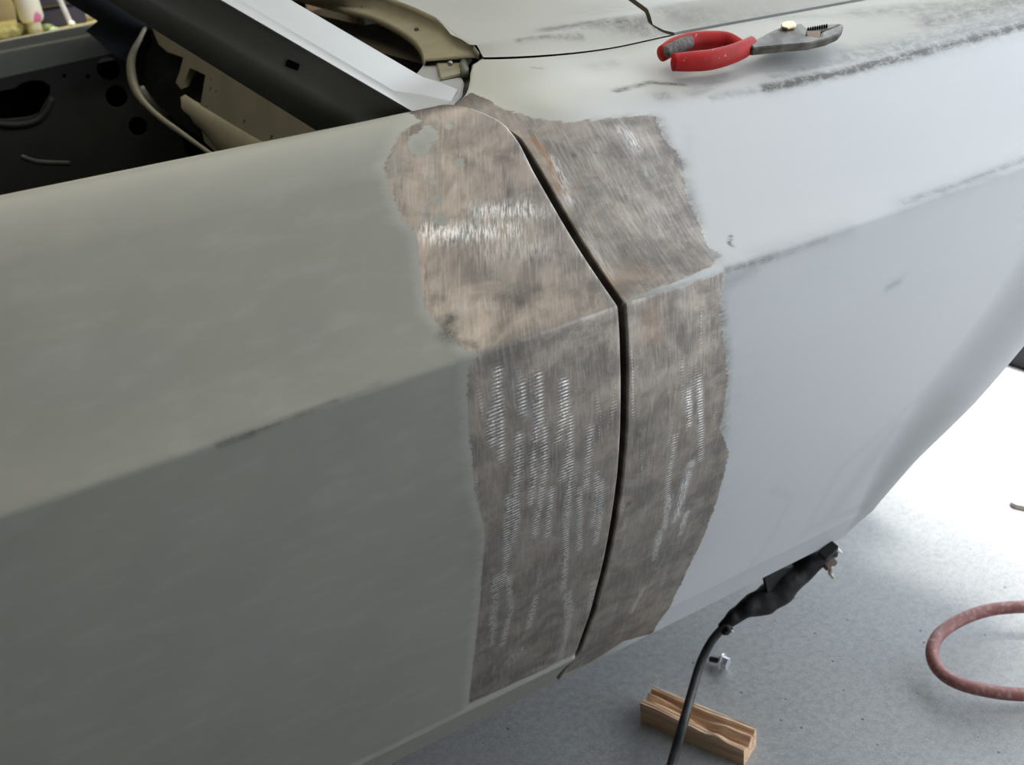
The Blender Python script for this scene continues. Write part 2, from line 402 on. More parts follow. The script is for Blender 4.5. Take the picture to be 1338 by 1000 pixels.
D_SMUD = [([(280, 875), (370, 835)], .006, .35), ([(230, 915), (245, 905)], .005, .3), ([(420, 915), (480, 880)], .007, .3), ([(75, 790), (90, 785)], .008, .3), ([(20, 860), (90, 900), (95, 970)], .003, .18),
          ([(310, 535), (335, 538), (370, 515), (420, 495)], .0012, .45), ([(60, 480), (180, 480)], .02, .15)]
F_DIRT_TONE = [([(870, 400), (900, 560), (870, 740)], .05, .25), ([(942, 400), (948, 500), (938, 600)], .006, .7), ([(1000, 116), (1110, 92), (1230, 62), (1338, 33), (1440, 6), (1560, -24)], .0050, 1.5), ([(940, 125), (1000, 116)], .004, .5), ([(1110, 76), (1230, 50), (1338, 22)], .016, .62), ([(1200, 30), (1338, 0)], .020, .7), ([(1100, 22), (1250, 12)], .014, .6), ([(1010, 30), (1100, 25)], .010, .3),  # dirt marks; the widest stroke only tones the lower steel darker
          ([(805, 118), (850, 110), (893, 112)], .0022, 1.3), ([(860, 128), (870, 126)], .005, .7), ([(780, 85), (800, 80)], .012, .35), ([(700, 93), (708, 93)], .002, .8), ([(955, 308), (952, 318), (958, 322)], .0012, 1.6),
          ([(1010, 100), (1100, 80)], .006, .5), ([(950, 100), (905, 122)], .006, .4), ([(930, 128), (960, 122)], .003, .5),
          ([(750, 203)], .0022, 1.5), ([(778, 200)], .0012, 1.2), ([(950, 352), (985, 343), (1015, 335)], .0035, .8), ([(1015, 335), (1080, 312)], .003, .35), ([(1180, 265), (1260, 238), (1338, 208)], .003, .6), ([(1230, 250), (1300, 225)], .005, .35),
          ([(860, 160), (868, 185), (890, 215)], .006, .8), ([(895, 240), (910, 290)], .006, .7), ([(800, 200), (880, 260)], .014, .6), ([(820, 215), (850, 225)], .01, .5), ([(785, 160), (830, 158)], .005, .6), ([(800, 380), (850, 370)], .006, .6), ([(830, 340), (900, 345)], .014, .55), ([(860, 215), (890, 270)], .012, .6), ([(770, 240), (800, 300)], .012, .4), ([(880, 310), (930, 335)], .008, .5),
          ([(836, 560), (834, 566)], .006, 1.1), ([(822, 658)], .0022, 1.4), ([(902, 613)], .0016, 1.8), ([(892, 688)], .0016, 1.6), ([(830, 450), (835, 480)], .006, .5), ([(930, 380), (940, 500)], .010, .7), ([(940, 560), (930, 640), (900, 720)], .010, .7), ([(880, 400), (900, 440)], .02, .4), ([(850, 700), (800, 830)], .012, .45), ([(949, 490)], .0014, 1.4)]
F_SMUD = [([(950, 370), (985, 350)], .006, .45), ([(1160, 376), (1175, 368)], .004, .5), ([(1200, 520), (1100, 610), (1050, 700)], .006, .12), ([(1170, 560), (1080, 680)], .014, .18), ([(1060, 690), (1130, 660)], .006, .2),
          ([(1010, 640), (1035, 650), (1010, 700), (960, 760)], .004, .12), ([(990, 335), (1110, 300)], .008, .28), ([(1180, 270), (1338, 215)], .010, .22), ([(900, 170), (905, 300)], .006, .10)]
D_CHAT = [[(650, 516), (654, 600)], [(677, 570), (670, 680)], [(702, 490), (705, 550)], [(710, 560), (711, 615), (697, 700)], [(745, 600), (740, 680), (736, 770)], [(757, 640), (756, 720)], [(735, 500), (732, 560)],
          [(665, 650), (660, 720)], [(700, 780), (690, 820)], [(640, 540), (642, 580)], [(770, 560), (765, 640)], [(720, 640), (715, 700)], [(680, 500), (683, 540)]]
_r = random.Random(3)
for _k in range(15):
    _x, _y = _r.uniform(640, 785), _r.uniform(480, 800); _l = _r.uniform(30, 90); D_CHAT.append([(_x, _y), (_x+_r.uniform(-4, 4), _y+_l/2), (_x-_l*.10+_r.uniform(-4, 4), _y+_l)])
F_CHAT = [[(899, 512), (900, 556)], [(912, 495), (915, 600)], [(882, 570), (873, 620), (868, 690)], [(903, 605), (892, 650), (880, 682)], [(898, 670), (888, 700)], [(860, 695), (855, 730)], [(840, 770), (825, 800)]]
PAINTED_GLINT_D = [([(560, 305), (610, 304), (670, 300)], .007, .9), ([(625, 278), (690, 274)], .007, .8), ([(690, 282), (710, 278)], .006, .4), ([(640, 325), (700, 322)], .01, .3),  # where highlights are painted onto the steel
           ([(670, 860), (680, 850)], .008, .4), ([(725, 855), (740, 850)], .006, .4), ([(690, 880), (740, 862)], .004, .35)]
PAINTED_GLINT_F = [([(902, 608), (893, 640), (884, 676)], .0042, 1.0), ([(899, 514), (900, 536)], .003, .9), ([(876, 650), (868, 690), (858, 718)], .003, .7), ([(896, 672), (890, 690)], .003, .8), ([(915, 500), (913, 560)], .0025, .6), ([(815, 170), (830, 190)], .006, .5), ([(720, 210), (735, 240), (742, 262)], .005, .6), ([(760, 300), (800, 360)], .003, .3)]

def body_attrs(V, X, S, fender):
    X, S = X.ravel(), S.ravel(); A = {}
    polys = [xs(p, fender) for p in (FENDER_METAL if fender else DOOR_METAL)]
    if not fender: polys[0] = np.vstack([[(.322, -.24), (.46, -.24), (.46, -.15)], polys[0]])
    if fender: polys += [EARP]
    A['metal'] = sdf(X, S, polys)
    if not fender:      # little islands of primer left in the steel
        for p, r in (((600, 213), .0045), ((566, 238), .0035), ((548, 190), .010), ((560, 176), .008), ((586, 165), .004), ((572, 262), .004), ((577, 288), .005)):
            c = px2xs(p); A['metal'] = np.minimum(A['metal'], np.hypot(X-c[0], S-c[1])-r)
    A['dirt'] = strokes(X, S, F_DIRT_TONE if fender else D_DIRT_TONE, fender)
    A['smudge'] = strokes(X, S, F_SMUD if fender else D_SMUD, fender)
    A['chat'] = strokes(X, S, [(p, .0027, 1.3) for p in (F_CHAT if fender else D_CHAT)], fender)
    A['painted_glint'] = strokes(X, S, PAINTED_GLINT_F if fender else PAINTED_GLINT_D, fender)
    A['rust'] = strokes(X, S, [([(697, 182), (712, 200), (722, 225), (730, 245)], .003, .8), ([(728, 250), (750, 248)], .004, .3), ([(850, 410), (855, 440)], .008, .35), ([(800, 370), (850, 350)], .01, .25)], True) if fender else X*0
    deck = np.clip((-S-.165)/.04, 0, 1)
    if fender:
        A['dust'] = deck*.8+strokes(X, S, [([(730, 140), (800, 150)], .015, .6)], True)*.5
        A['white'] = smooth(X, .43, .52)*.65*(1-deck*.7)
    else:
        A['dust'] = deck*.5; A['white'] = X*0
    A['surf'] = np.c_[X if fender else X+.45*np.minimum(S, 0), S, X*0]
    return A

def grid_faces(nr, nc): 
    i, k = np.meshgrid(np.arange(nr-1), np.arange(nc-1), indexing='ij'); a = (i*nc+k).ravel()
    return np.c_[a, a+nc, a+nc+1, a+1]
def panel(name, fn, S, x0, x1, nx, fender, parent, hemlo=False, hemhi=False, thick=.0012):
    """a pressed panel: rows follow the profile, columns follow the car; hems turn inwards at the shut line"""
    U = np.linspace(0, 1, nx); rows = []; XX = []; SS = []
    for s in S:
        a, b = x0(s), x1(s); X = a+(b-a)*U; rows.append(X)
    X = np.array(rows); Sg = np.repeat(np.array(S)[:, None], nx, 1)
    V = fn(X.ravel(), Sg.ravel()).reshape(len(S), nx, 3)
    du = np.gradient(V, axis=1); dv = np.gradient(V, axis=0); Nn = np.cross(du, dv); Nn /= np.linalg.norm(Nn, axis=2)[..., None]+1e-12
    if Nn[:, :, 1].mean() > 0: Nn = -Nn                          # outward is -y / up
    T = du/(np.linalg.norm(du, axis=2)[..., None]+1e-12)
    r = .0022
    def hem(col, sgn):
        cs = []
        for a in (20, 45, 70, 90): 
            a = math.radians(a); cs.append(V[:, col]+T[:, col]*sgn*r*math.sin(a)-Nn[:, col]*r*(1-math.cos(a)))
        cs.append(cs[-1]-Nn[:, col]*.012); return cs
    cols = [V[:, k] for k in range(nx)]; xc = [X[:, k] for k in range(nx)]
    if hemhi: h = hem(nx-1, 1); cols += h; xc += [X[:, -1]]*len(h)
    if hemlo: h = hem(0, -1)[::-1]; cols = h+cols; xc = [X[:, 0]]*len(h)+xc
    V = np.stack(cols, 1); X = np.stack(xc, 1); nc = V.shape[1]; Sg = np.repeat(np.array(S)[:, None], nc, 1)
    A = body_attrs(V, X, Sg, fender)
    F = grid_faces(len(S), nc)
    v = V.reshape(-1, 3); f0 = F[len(F)//2]; n = np.cross(v[f0[1]]-v[f0[0]], v[f0[2]]-v[f0[0]])
    if n[1] > 0 or (abs(n[1]) < 1e-9 and n[2] < 0): F = F[:, ::-1]
    o = mesh(name, v, F, BODY, parent, attrs=A, uv=np.c_[X.ravel() if fender else X.ravel()+.45*np.minimum(Sg.ravel(), 0), Sg.ravel()])
    return o

# ---------------------------------------------------------------- the setting
def floor_material():
    m, nt, p = nodes('garage_concrete'); tc = N(nt, 'ShaderNodeTexCoord'); v = tc.outputs['Object']
    a = nz(nt, v, 3, 5); b = nz(nt, v, 90, 4, .7); c = nz(nt, v, 420, 2)
    col = mixc(nt, ramp(nt, a, .3, .7), (.37, .375, .375), (.30, .305, .305))
    col = mixc(nt, ramp(nt, b, .35, .7, 0, .6), col, (.22, .225, .225))
    col = mixc(nt, ramp(nt, c, .52, .70, 0, .55), col, (.50, .50, .49))
    vo = N(nt, 'ShaderNodeTexVoronoi', i_Scale=34); vo.inputs['Randomness'].default_value = 1; L(nt, v, vo.inputs['Vector'])
    sp = ramp(nt, vo.outputs['Distance'], .05, .09, 1, 0); gate = nz(nt, v, 17, 1)
    sp = mth(nt, 'MULTIPLY', sp, ramp(nt, gate, .46, .50))
    col = mixc(nt, sp, col, (.13, .13, .12))
    L(nt, col, p.inputs['Base Color']); L(nt, ramp(nt, a, .2, .8, .38, .55), p.inputs['Roughness'])
    h = mth(nt, 'SUBTRACT', mth(nt, 'ADD', mth(nt, 'MULTIPLY', b, .5), mth(nt, 'MULTIPLY', c, .3)), sp)
    bp = N(nt, 'ShaderNodeBump', i_Strength=.5, i_Distance=.0015); L(nt, h, bp.inputs['Height']); L(nt, bp.outputs[0], p.inputs['Normal'])
    return m
FLOOR = floor_material()
CEIL = simple('garage_ceiling', (.30, .285, .24), .9, var=.04, scale=3)
WALL = simple('garage_wall', (.10, .095, .08), .9, var=.05, scale=3)
X0, X1, Y0, Y1, ZT = -4., 1.80, -2.8, 4.2, 2.75
tag(box('floor', (X0-.1, Y0-2, -.1), (9, Y1+2, 0), FLOOR), kind='structure')
tag(box('ceiling', (X0, Y0, ZT), (X1, Y1, ZT+.1), CEIL), kind='structure')
tag(box('wall_left', (X0-.1, Y0, 0), (X0, Y1, ZT), WALL), kind='structure')
tag(box('wall_back', (X0, Y1, 0), (X1, Y1+.1, ZT), WALL), kind='structure')
tag(box('wall_front', (X0, Y0-.1, 0), (X1, Y0, ZT), WALL), kind='structure')
bm = bmesh.new(); bm_box(bm, (X1-.1, Y0, 2.42), (X1, Y1, ZT)); bm_box(bm, (X1-.1, 1.9, 0), (X1, Y1, 2.42))
tag(bm_obj('wall_right', bm, WALL), kind='structure')

# ---------------------------------------------------------------- the car
car = empty('car', (.4, .75, 0))
tag(car, 'stripped car body in grey primer with bare steel sanded either side of the door gap', 'car')
# surface polygon of the bare corner at the cowl
def ear_xs(px):
    best = None
    for z in np.arange(.85, .90, .0005):
        q = atz(px, z); 
        for s in ():
            pass
    S = np.arange(-.31, -.14, .001); d = ray(px); bestv = None
    for x in np.arange(.33, .62, .004):
        P = surf_fender(np.full(len(S), x), S); t = (x-CO[0])/d[0]; y, z = CO[1]+d[1]*t, CO[2]+d[2]*t
        e = np.hypot(P[:, 1]-y, P[:, 2]-z); j = e.argmin()
        if bestv is None or e[j] < bestv[0]: bestv = (e[j], x, S[j])
    return bestv[1:]
EARP = np.array([ear_xs(p) for p in EAR_METAL[0]])
print('ear', np.round(EARP, 3).tolist())

door = panel('front_door', surf_door, SD, lambda s: -.75, lambda s: float(gap(s))-float(np.interp(s, [-.185, -.14], [.0026, .0052])), 460, False, car, hemhi=True)
tag(door, 'grey primer door with bare sanded steel at its leading edge')
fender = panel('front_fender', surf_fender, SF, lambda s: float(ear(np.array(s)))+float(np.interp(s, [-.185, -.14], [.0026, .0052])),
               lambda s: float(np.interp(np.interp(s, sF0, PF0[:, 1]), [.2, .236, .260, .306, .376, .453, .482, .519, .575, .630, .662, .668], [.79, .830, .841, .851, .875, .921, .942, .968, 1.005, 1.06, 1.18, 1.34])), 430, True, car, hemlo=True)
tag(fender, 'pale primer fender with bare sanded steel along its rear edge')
# door: inner lip into the window slot, and inner skin
xr = np.linspace(-.75, .345, 60)
def doorlip(y, dz): return [(x, y, .8815+float(kz(x))+dz) for x in xr]
loft('window_lip', [doorlip(.1665, 0), doorlip(.171, -.004), doorlip(.173, -.02), doorlip(.176, -.10), doorlip(.19, -.12), doorlip(.195, -.55)], SHADEP, door)
# jamb inside the gap and under the sill: dark
sg = np.arange(-.20, .52, .01); gx = gap(sg)
Pj = np.array([[g, *align(sD, PD, [s])[0]] for g, s in zip(gx, sg)])
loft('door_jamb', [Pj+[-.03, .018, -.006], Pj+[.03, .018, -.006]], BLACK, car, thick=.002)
loft('rocker_panel', [[(x, y, z) for x in (-.75, .36)] for y, z in ((.131, .238), (.16, .245), (.2, .20), (.3, .2), (1.2, .2), (1.3, .2), (1.37, .245))], SHADEP, car, smooth=False, thick=.004)

# cowl panel
def seam_x(y):   # rear edge of the hood
    y = abs(y-.75); return np.interp(y, [0, .15, .355, .483, .502], [.815, .785, .711, .659, .678])
_gl = np.array([atz(p, z) for p, z in (((618, 66), .896), ((600, 55), .900), ((572, 29), .905), ((540, 13), .908), ((507, 0), .910))])
_gu = np.abs(_gl[:, 1]-.75)[::-1]; _gxx = _gl[:, 0][::-1]
print('glass', np.round(_gl, 3).tolist())
def glass_x(y):  # windshield base
    return np.interp(abs(y-.75), np.r_[0, _gu, .52] if _gu[0] > .02 else np.r_[_gu, .52], np.r_[_gxx[0]+.012, _gxx, _gxx[-1]-.012] if _gu[0] > .02 else np.r_[_gxx, _gxx[-1]])
_ex = np.linspace(.44, 1.6, 60); _ez = np.array([surf_fender(np.array([x]), np.array([SF[0]]))[0, 2] for x in _ex])
def edge_z(x): return float(np.interp(x, _ex, _ez))+.0012
def top_z(x, y):
    u = abs(y-.75)+(y_in(x)-.2505); z = .902+.012*(1-(u/.5)**2)
    e = np.clip((u-.470)/.030, 0, 1); e = e*e*(3-2*e)
    return z*(1-e)+edge_z(x)*e
def uvgrid(ys, xa, xb, nx, zf):
    V = []
    for y in ys:
        for t in np.linspace(0, 1, nx):
            x = xa(y)+(xb(y)-xa(y))*t; V.append((x, y, zf(x, y)))
    return V
ts = np.r_[np.linspace(-1, -.90, 24), np.linspace(-.89, .89, 90), np.linspace(.90, 1, 24)]; ys = ts
V = []
for t in ts:
    for k in np.linspace(0, 1, 60):
        yy = .75+.4995*t; 
        if abs(t) > .95: yy = .75+math.copysign(.4995*abs(t)-(y_in(.46)-.25)*max(0, 1-k*3), t)
        xa, xb = float(glass_x(yy)), float(seam_x(.75+.4995*t))-.003; x = xa+(xb-xa)*k
        y = .75+t*(.7495-float(y_in(x))); V.append((x, y, top_z(x, y)))
V = np.array(V)
def top_attrs(V, strokes_px, dust=.75, white=.2):
    X, Y = V[:, 0], V[:, 1]; d = np.zeros(len(V))
    for pts, wd, st in strokes_px:
        P = np.array([atz(p, zz)[:2] for p, zz in pts]); 
        if len(P) == 1: P = np.vstack([P, P+1e-4])
        d = np.maximum(d, st*np.exp(-.7*(seg_dist(X, Y, P)/wd)**2))
    z = X*0
    return dict(metal=z-1, dirt=d, smudge=z, chat=z, painted_glint=z, rust=z, dust=z+dust, white=z+white, surf=np.c_[X*.999, Y, z])
A = top_attrs(V, [([((720, 62), .886), ((790, 50), .886), ((860, 40), .886)], .010, .9), ([((680, 74), .886), ((760, 60), .886)], .003, .8), ([((780, 20), .9), ((840, 12), .9)], .03, .25), ([((640, 30), .9), ((600, 20), .9)], .03, .12)])
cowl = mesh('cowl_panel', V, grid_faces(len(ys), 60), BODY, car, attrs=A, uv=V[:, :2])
def edge_drop(name, pts, depth, mat, parent, inward=(0, 0, 0)):
    P = np.array(pts); iv = np.array(inward)
    return loft(name, [P, P+iv*.3-[0, 0, .002], P+iv-[0, 0, depth]], mat, parent)
V3 = V.reshape(len(ys), 60, 3)
edge_drop('hood_seam_flange', V3[:, -1], .03, TAN, cowl, (.002, 0, 0))
edge_drop('side_seam_flange', V3[0], .012, BLACK, cowl, (0, -.001, 0))
# hood
hy = np.linspace(0, 1, 130)
def hood_y0(x): return float(y_in(x))+.0030
V = []
for t in hy:
    u = .4985*(1-2*t); 
    for k in np.linspace(0, 1, 90):
        yy = .75-u; xs0 = seam_x(yy)+.004
        x = xs0+(1.34-xs0)*k
        half = .75-hood_y0(x); y = .75-u/.4985*half
        uu = abs(y-.75); e = np.clip((uu-(half-.034))/.034, 0, 1); e = e*e*(3-2*e)*.85+.15*e
        z0 = .903+.012*(1-(uu/.5)**2)-.03*max(0, x-.8)**1.3; zl = edge_z(x)+.001
        V.append((x, y, z0*(1-e)+zl*e))
V = np.array(V)
A = top_attrs(V, [([((870, 14), .9), ((1000, 4), .9)], .02, .4), ([((920, 30), .885), ((1100, 2), .885)], .012, .35)], .6, .2)
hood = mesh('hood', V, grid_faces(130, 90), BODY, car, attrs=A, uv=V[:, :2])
H3 = V.reshape(130, 90, 3)
edge_drop('rear_flange', H3[:, 0], .022, TAN, hood, (.003, 0, 0))
edge_drop('side_flange', H3[0], .018, PRIMER, hood, (0, .001, 0))
# gutter under the seams
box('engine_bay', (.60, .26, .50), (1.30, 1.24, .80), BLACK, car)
loft('fender_gutter', [[(x, y, z) for x in np.linspace(.46, 1.3, 10)] for y, z in ((.262, .855), (.235, .85), (.17, .84), (.15, .80))], BLACK, car, thick=.001)
# fender inner lip at the cowl corner (vertical wall of the dark recess)
es = np.array([-.305, -.300, -.292, -.285, -.275, -.262, -.25, -.24, -.23, -.223]); ex = np.array([float(ear(np.array(s))) for s in es])
PE = surf_fender(ex, es)
loft('corner_flange', [PE+[.0025, 0, -.001], PE+[.002, .001, -.006], PE+[.004, .004, -.035]], TAN, fender)

# windshield flange, tan, with screws
inner_px = [(384, -6), (432, 6), (481, 18), (512, 31), (538, 47), (551, 62), (556, 80)]
inner = spline([atz(p, .8885) for p in inner_px], 40)
outer = []
for q in inner:
    pass
yo = np.linspace(1.02, .288, len(inner)); yi = inner[:, 1]
outer = np.array([(float(glass_x(y)), y, top_z(float(glass_x(y)), y)) for y in yo])
mid = outer*.92+inner*.08; mid[:, 2] = .8915
fl = loft('windshield_flange', [outer, outer*.985+inner*.015-[0, 0, .006], mid, inner, inner-[.002, -.002, .008]], TAN, car, thick=.001)
for p in [(474, 9), (544, 38), (588, 83)]:
    q = atz(p, .892); bm = bmesh.new(); bmesh.ops.create_uvsphere(bm, u_segments=10, v_segments=6, radius=.0028)
    bm_obj('screw', bm, simple('screw_steel', (.25, .24, .22), .4, .8), fl, True, Matrix.Translation(q))
# piece closing the corner: flange foot at the pillar base
def patch(name, pts, z, mat, parent, thick=.004):
    P = [atz(p, zz) for p, zz in zip(pts, z)]
    bm = bmesh.new(); f = bm.faces.new([bm.verts.new(q) for q in P]); 
    r = bmesh.ops.extrude_face_region(bm, geom=[f]); bmesh.ops.translate(bm, vec=(0, 0, -thick), verts=[g for g in r['geom'] if isinstance(g, bmesh.types.BMVert)])
    bmesh.ops.bevel(bm, geom=bm.edges[:], offset=.0012, segments=2, affect='EDGES')
    return bm_obj(name, bm, mat, parent)
patch('pillar_foot', [(540, 100), (553, 84), (549, 54), (561, 64), (571, 82), (574, 101), (604, 101), (606, 108), (603, 124), (586, 141), (560, 146)], [.8835]*11, PILLAR, car)
patch('corner_flange_plate', [(548, 44), (590, 45), (612, 70), (604, 96), (575, 102), (569, 78)], [.8865]*6, TAN, car, .003)
patch('corner_gutter', [(560, 160), (585, 150), (600, 135), (625, 100), (632, 70), (600, 60), (560, 120)], [.868]*7, JAMB, car, .004)
tube('corner_lug', [atz((611, 76), .886), atz((606, 86), .886), atz((607, 98), .886)], .004, simple('dark_sealer', (.10, .10, .07), .7), car, n=10, lump=.002, freq=200)

# windshield pillar, four edges from the base up and back
def line(p0, y0, p1, y1, k0=-.12, k1=1.9, n=14, foot=None):
    a, b = aty(p0, y0), aty(p1, y1); P = np.array([a+(b-a)*t for t in np.linspace(k0, k1, n)])
    q = atz(*foot) if foot else P[0]; return np.vstack([[q], (P[0]*.55+q*.45)[None]+[0, 0, .001 if foot else 0], P])
eT = line((556, 103), .235, (380, 0), .285, 0.02, foot=((598, 117), .885))
eL = line((515, 119), .190, (350, 22), .243, 0.0, foot=((590, 132), .884))
eM = line((540, 146), .165, (289, 0), .235, 0.0, foot=((566, 150), .880))
eM2 = line((530, 146), .172, (280, 0), .243, 0.0, foot=((560, 154), .872))
eN1 = line((450, 141), .200, (198, 0), .275, -.22)
eN0 = line((417, 173), .220, (183, 27), .300, -.25)
eB = eN0*.5+eT*.5+[0, .045, -.01]
def pillar(mir, name, m1, m2):
    f = (lambda P: P*[1, -1, 1]+[0, 1.5, 0]) if mir else (lambda P: P)
    root = loft(name, [f(eT), f(eL*.985+eT*.015), f(eL), f(eL+(eM-eL)*.12-[0, -.0015, .001]), f(eM)], m1, car, bevel=0)
    for md in root.modifiers: pass
    loft('pillar_jamb', [f(eM), f(eM+[0, .003, -.003]), f(eM2), f(eN1), f(eN1+[-.001, .002, -.0025]), f(eN0), f(eN0*.6+eB*.4), f(eB), f(eT)], m2, root)
    return root
pl = pillar(False, 'windshield_pillar', PILLAR, JAMB)
q = atpl((382, 86), aty((400, 90), .215), (.2, -1, .1))
def rect_on(px4, A0, A1, A2, name, mat, parent, off=.0012, depth=.001):
    n = np.cross(np.array(A1)-A0, np.array(A2)-A0); n /= np.linalg.norm(n)
    if np.dot(n, CO-np.array(A0)) < 0: n = -n
    P = [atpl(p, A0, n)+n*off for p in px4]
    bm = bmesh.new(); f = bm.faces.new([bm.verts.new(q) for q in P]); r = bmesh.ops.extrude_face_region(bm, geom=[f])
    bmesh.ops.translate(bm, vec=Vector(-n*(off+depth)), verts=[g for g in r['geom'] if isinstance(g, bmesh.types.BMVert)])
    return bm_obj(name, bm, mat, parent)
rect_on([(376, 77), (392, 84), (389, 92), (373, 86)], eM2[5], eN1[5], eN1[2], 'slot', BLACK, pl)
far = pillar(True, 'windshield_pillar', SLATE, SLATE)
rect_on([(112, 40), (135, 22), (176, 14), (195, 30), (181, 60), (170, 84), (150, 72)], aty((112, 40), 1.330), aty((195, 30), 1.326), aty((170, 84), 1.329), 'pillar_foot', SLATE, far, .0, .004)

# dashboard
dn = np.array([1, 0, -.45]); dn = dn/np.linalg.norm(dn); d0 = np.array([.29, .75, .785])
ex_ = np.array([0, -1., 0]); ey_ = np.cross(dn, ex_); ey_ /= np.linalg.norm(ey_)
if ey_[2] < 0: ey_ = -ey_
ezv = np.cross(ex_, ey_)
Md = Matrix(((ex_[0], ey_[0], ezv[0], d0[0]), (ex_[1], ey_[1], ezv[1], d0[1]), (ex_[2], ey_[2], ezv[2], d0[2]), (0, 0, 0, 1)))
def dl(px): q = atpl(px, d0, dn)-d0; return (float(q@ex_), float(q@ey_))
dash = plate('dashboard', [dl(p) for p in [(196, 22), (205, 44), (211, 58), (222, 68), (244, 75), (239, 95), (231, 115), (222, 111), (215, 112), (211, 120), (212, 135), (216, 147), (224, 151), (236, 153), (252, 163), (264, 174), (272, 186), (285, 198), (300, 212), (330, 228), (420, 230), (470, 190), (440, 150), (336, 96), (215, 22)]],
             [[dl(p) for p in [(252, 89), (273, 98), (266, 140), (238, 124)]], [dl(p) for p in [(324, 156), (326, 158), (321, 168), (319, 166)]], [dl(p) for p in [(360, 176), (362, 179), (357, 189), (355, 186)]],
              [dl(p) for p in [(280, 103), (282, 104), (280, 110), (278, 109)]], [dl(p) for p in [(279, 114), (281, 115), (278, 124), (276, 123)]], [dl(p) for p in [(286, 118), (288, 119), (285, 125), (283, 124)]],
              [dl(p) for p in [(274, 138), (276, 139), (273, 143), (271, 142)]]], Md, .006, DASH, car, bev=.0015)
dash['label'] = 'tan stripped dashboard full of empty holes'
rod = [atpl(p, d0+np.array([.03, 0, 0]), dn) for p in [(262, 92), (256, 130)]]
tube('bracket', rod, .004, simple('bracket_grey', (.10, .10, .09), .6), dash, n=6)
for p in [(244, 146), (279, 176), (312, 198), (220, 136)]:
    q = atpl(p, d0, dn)-dn*.0035; bm = bmesh.new(); bmesh.ops.create_uvsphere(bm, u_segments=10, v_segments=6, radius=.0035)
    bm_obj('rivet', bm, BLACK, dash, True, Matrix.Translation(q))
# rolled lower lip, in front of the plate
lip = [atpl(p, d0-dn*.004, dn) for p in [(222, 133), (262, 152), (320, 185), (400, 228)]]
up_ = [atpl(p, d0-dn*.0035, dn) for p in [(222, 113), (236, 120), (268, 140), (330, 176), (400, 214)]]
lo_ = [atpl(p, d0-dn*.0035, dn) for p in [(216, 146), (233, 152), (266, 173), (290, 202), (340, 232)]]
up_, lo_ = spline(up_, 30), spline(lo_, 30); n_ = min(len(up_), len(lo_)); up_, lo_ = up_[:n_], lo_[:n_]
loft('lower_lip', [up_, up_*.85+lo_*.15-dn*.005, up_*.5+lo_*.5-dn*.009, up_*.15+lo_*.85-dn*.006, lo_, lo_+dn*.006], DASH, dash)
rim_px = [(194, 28), (184, 48), (175, 66), (171, 84), (173, 104), (180, 122), (192, 138), (212, 156), (240, 176), (268, 196), (300, 218)]
rim = [aty(p, y) for p, y in zip(rim_px, np.linspace(1.27, .62, len(rim_px)))]
tube('cluster_rim', rim, [.003, .004, .006, .007, .006, .004, .004, .003, .003], simple('rim_tan', (.22, .20, .15), .6), dash, n=50)
tube('column_bracket', [aty(p, 1.0) for p in [(184, 114), (192, 126), (208, 144), (226, 160)]], [.005, .006, .005], JAMB, dash, n=12)
# dark cabin shell
box('dash_black_slab', (.46, .20, .25), (.50, 1.30, .855), BLACK, car)  # black slab standing in for the darkness behind the dash
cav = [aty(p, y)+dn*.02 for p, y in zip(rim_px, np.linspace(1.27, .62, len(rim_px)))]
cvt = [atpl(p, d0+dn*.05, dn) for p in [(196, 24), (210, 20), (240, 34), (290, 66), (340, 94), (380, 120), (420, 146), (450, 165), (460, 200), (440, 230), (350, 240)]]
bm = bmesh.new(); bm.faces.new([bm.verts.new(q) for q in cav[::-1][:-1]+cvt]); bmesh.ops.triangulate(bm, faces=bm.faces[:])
bm_obj('cluster_black_sheet', bm, BLACK, dash)  # black sheet in place of the unlit space behind the dash openings
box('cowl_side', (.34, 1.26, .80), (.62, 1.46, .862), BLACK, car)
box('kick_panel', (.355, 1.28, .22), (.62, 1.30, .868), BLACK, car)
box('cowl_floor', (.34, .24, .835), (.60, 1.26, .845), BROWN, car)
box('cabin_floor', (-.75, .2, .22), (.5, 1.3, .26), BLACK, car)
box('rear_light_block', (-.79, .2, .22), (-.75, 1.33, .86), BLACK, car)  # unseen wall added to keep light out of the cabin
box('roof', (-1.0, .34, 1.26), (.06, 1.16, 1.29), PRIMER, car, bev=.01)
box('rear_top_light_block', (-1.0, .28, .86), (-.80, 1.22, 1.27), PRIMER, car, bev=.01)  # unseen closing panel added to darken the cabin from behind

# far door: rolled top and pierced inner panel
def fz(x): return .866+.02*(x-.1)
fx = np.linspace(-.75, .34, 12)
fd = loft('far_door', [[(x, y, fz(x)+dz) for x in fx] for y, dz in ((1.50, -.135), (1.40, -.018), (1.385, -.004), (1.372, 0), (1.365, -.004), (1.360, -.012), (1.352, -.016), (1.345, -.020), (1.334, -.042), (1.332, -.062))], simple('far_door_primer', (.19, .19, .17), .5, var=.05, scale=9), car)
PY = 1.333
def fl_(px): q = aty(px, PY); return (float(q[0]), float(q[2]))
Mf = Matrix(((1, 0, 0, 0), (0, 0, 1, PY), (0, 1, 0, 0), (0, 0, 0, 1)))
def pc(px, r): c = fl_(px); return circ(c, r)
big = [fl_(p) for p in [(-14, 122), (4, 117), (18, 115), (28, 108), (42, 104), (56, 105), (66, 112), (66, 122), (58, 136), (52, 148), (38, 153), (10, 156), (-14, 156)]]
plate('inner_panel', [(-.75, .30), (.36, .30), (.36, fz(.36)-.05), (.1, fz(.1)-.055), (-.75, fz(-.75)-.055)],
      [big, pc((142, 90), .021), pc((84, 99), .0042), pc((115, 100), .005), pc((152, 126), .020), [fl_(p) for p in [(125, 112), (160, 150), (120, 190), (100, 150)]][:0] or pc((180, 165), .018)], Mf, .0015, SHADEP, fd, bev=.0012)
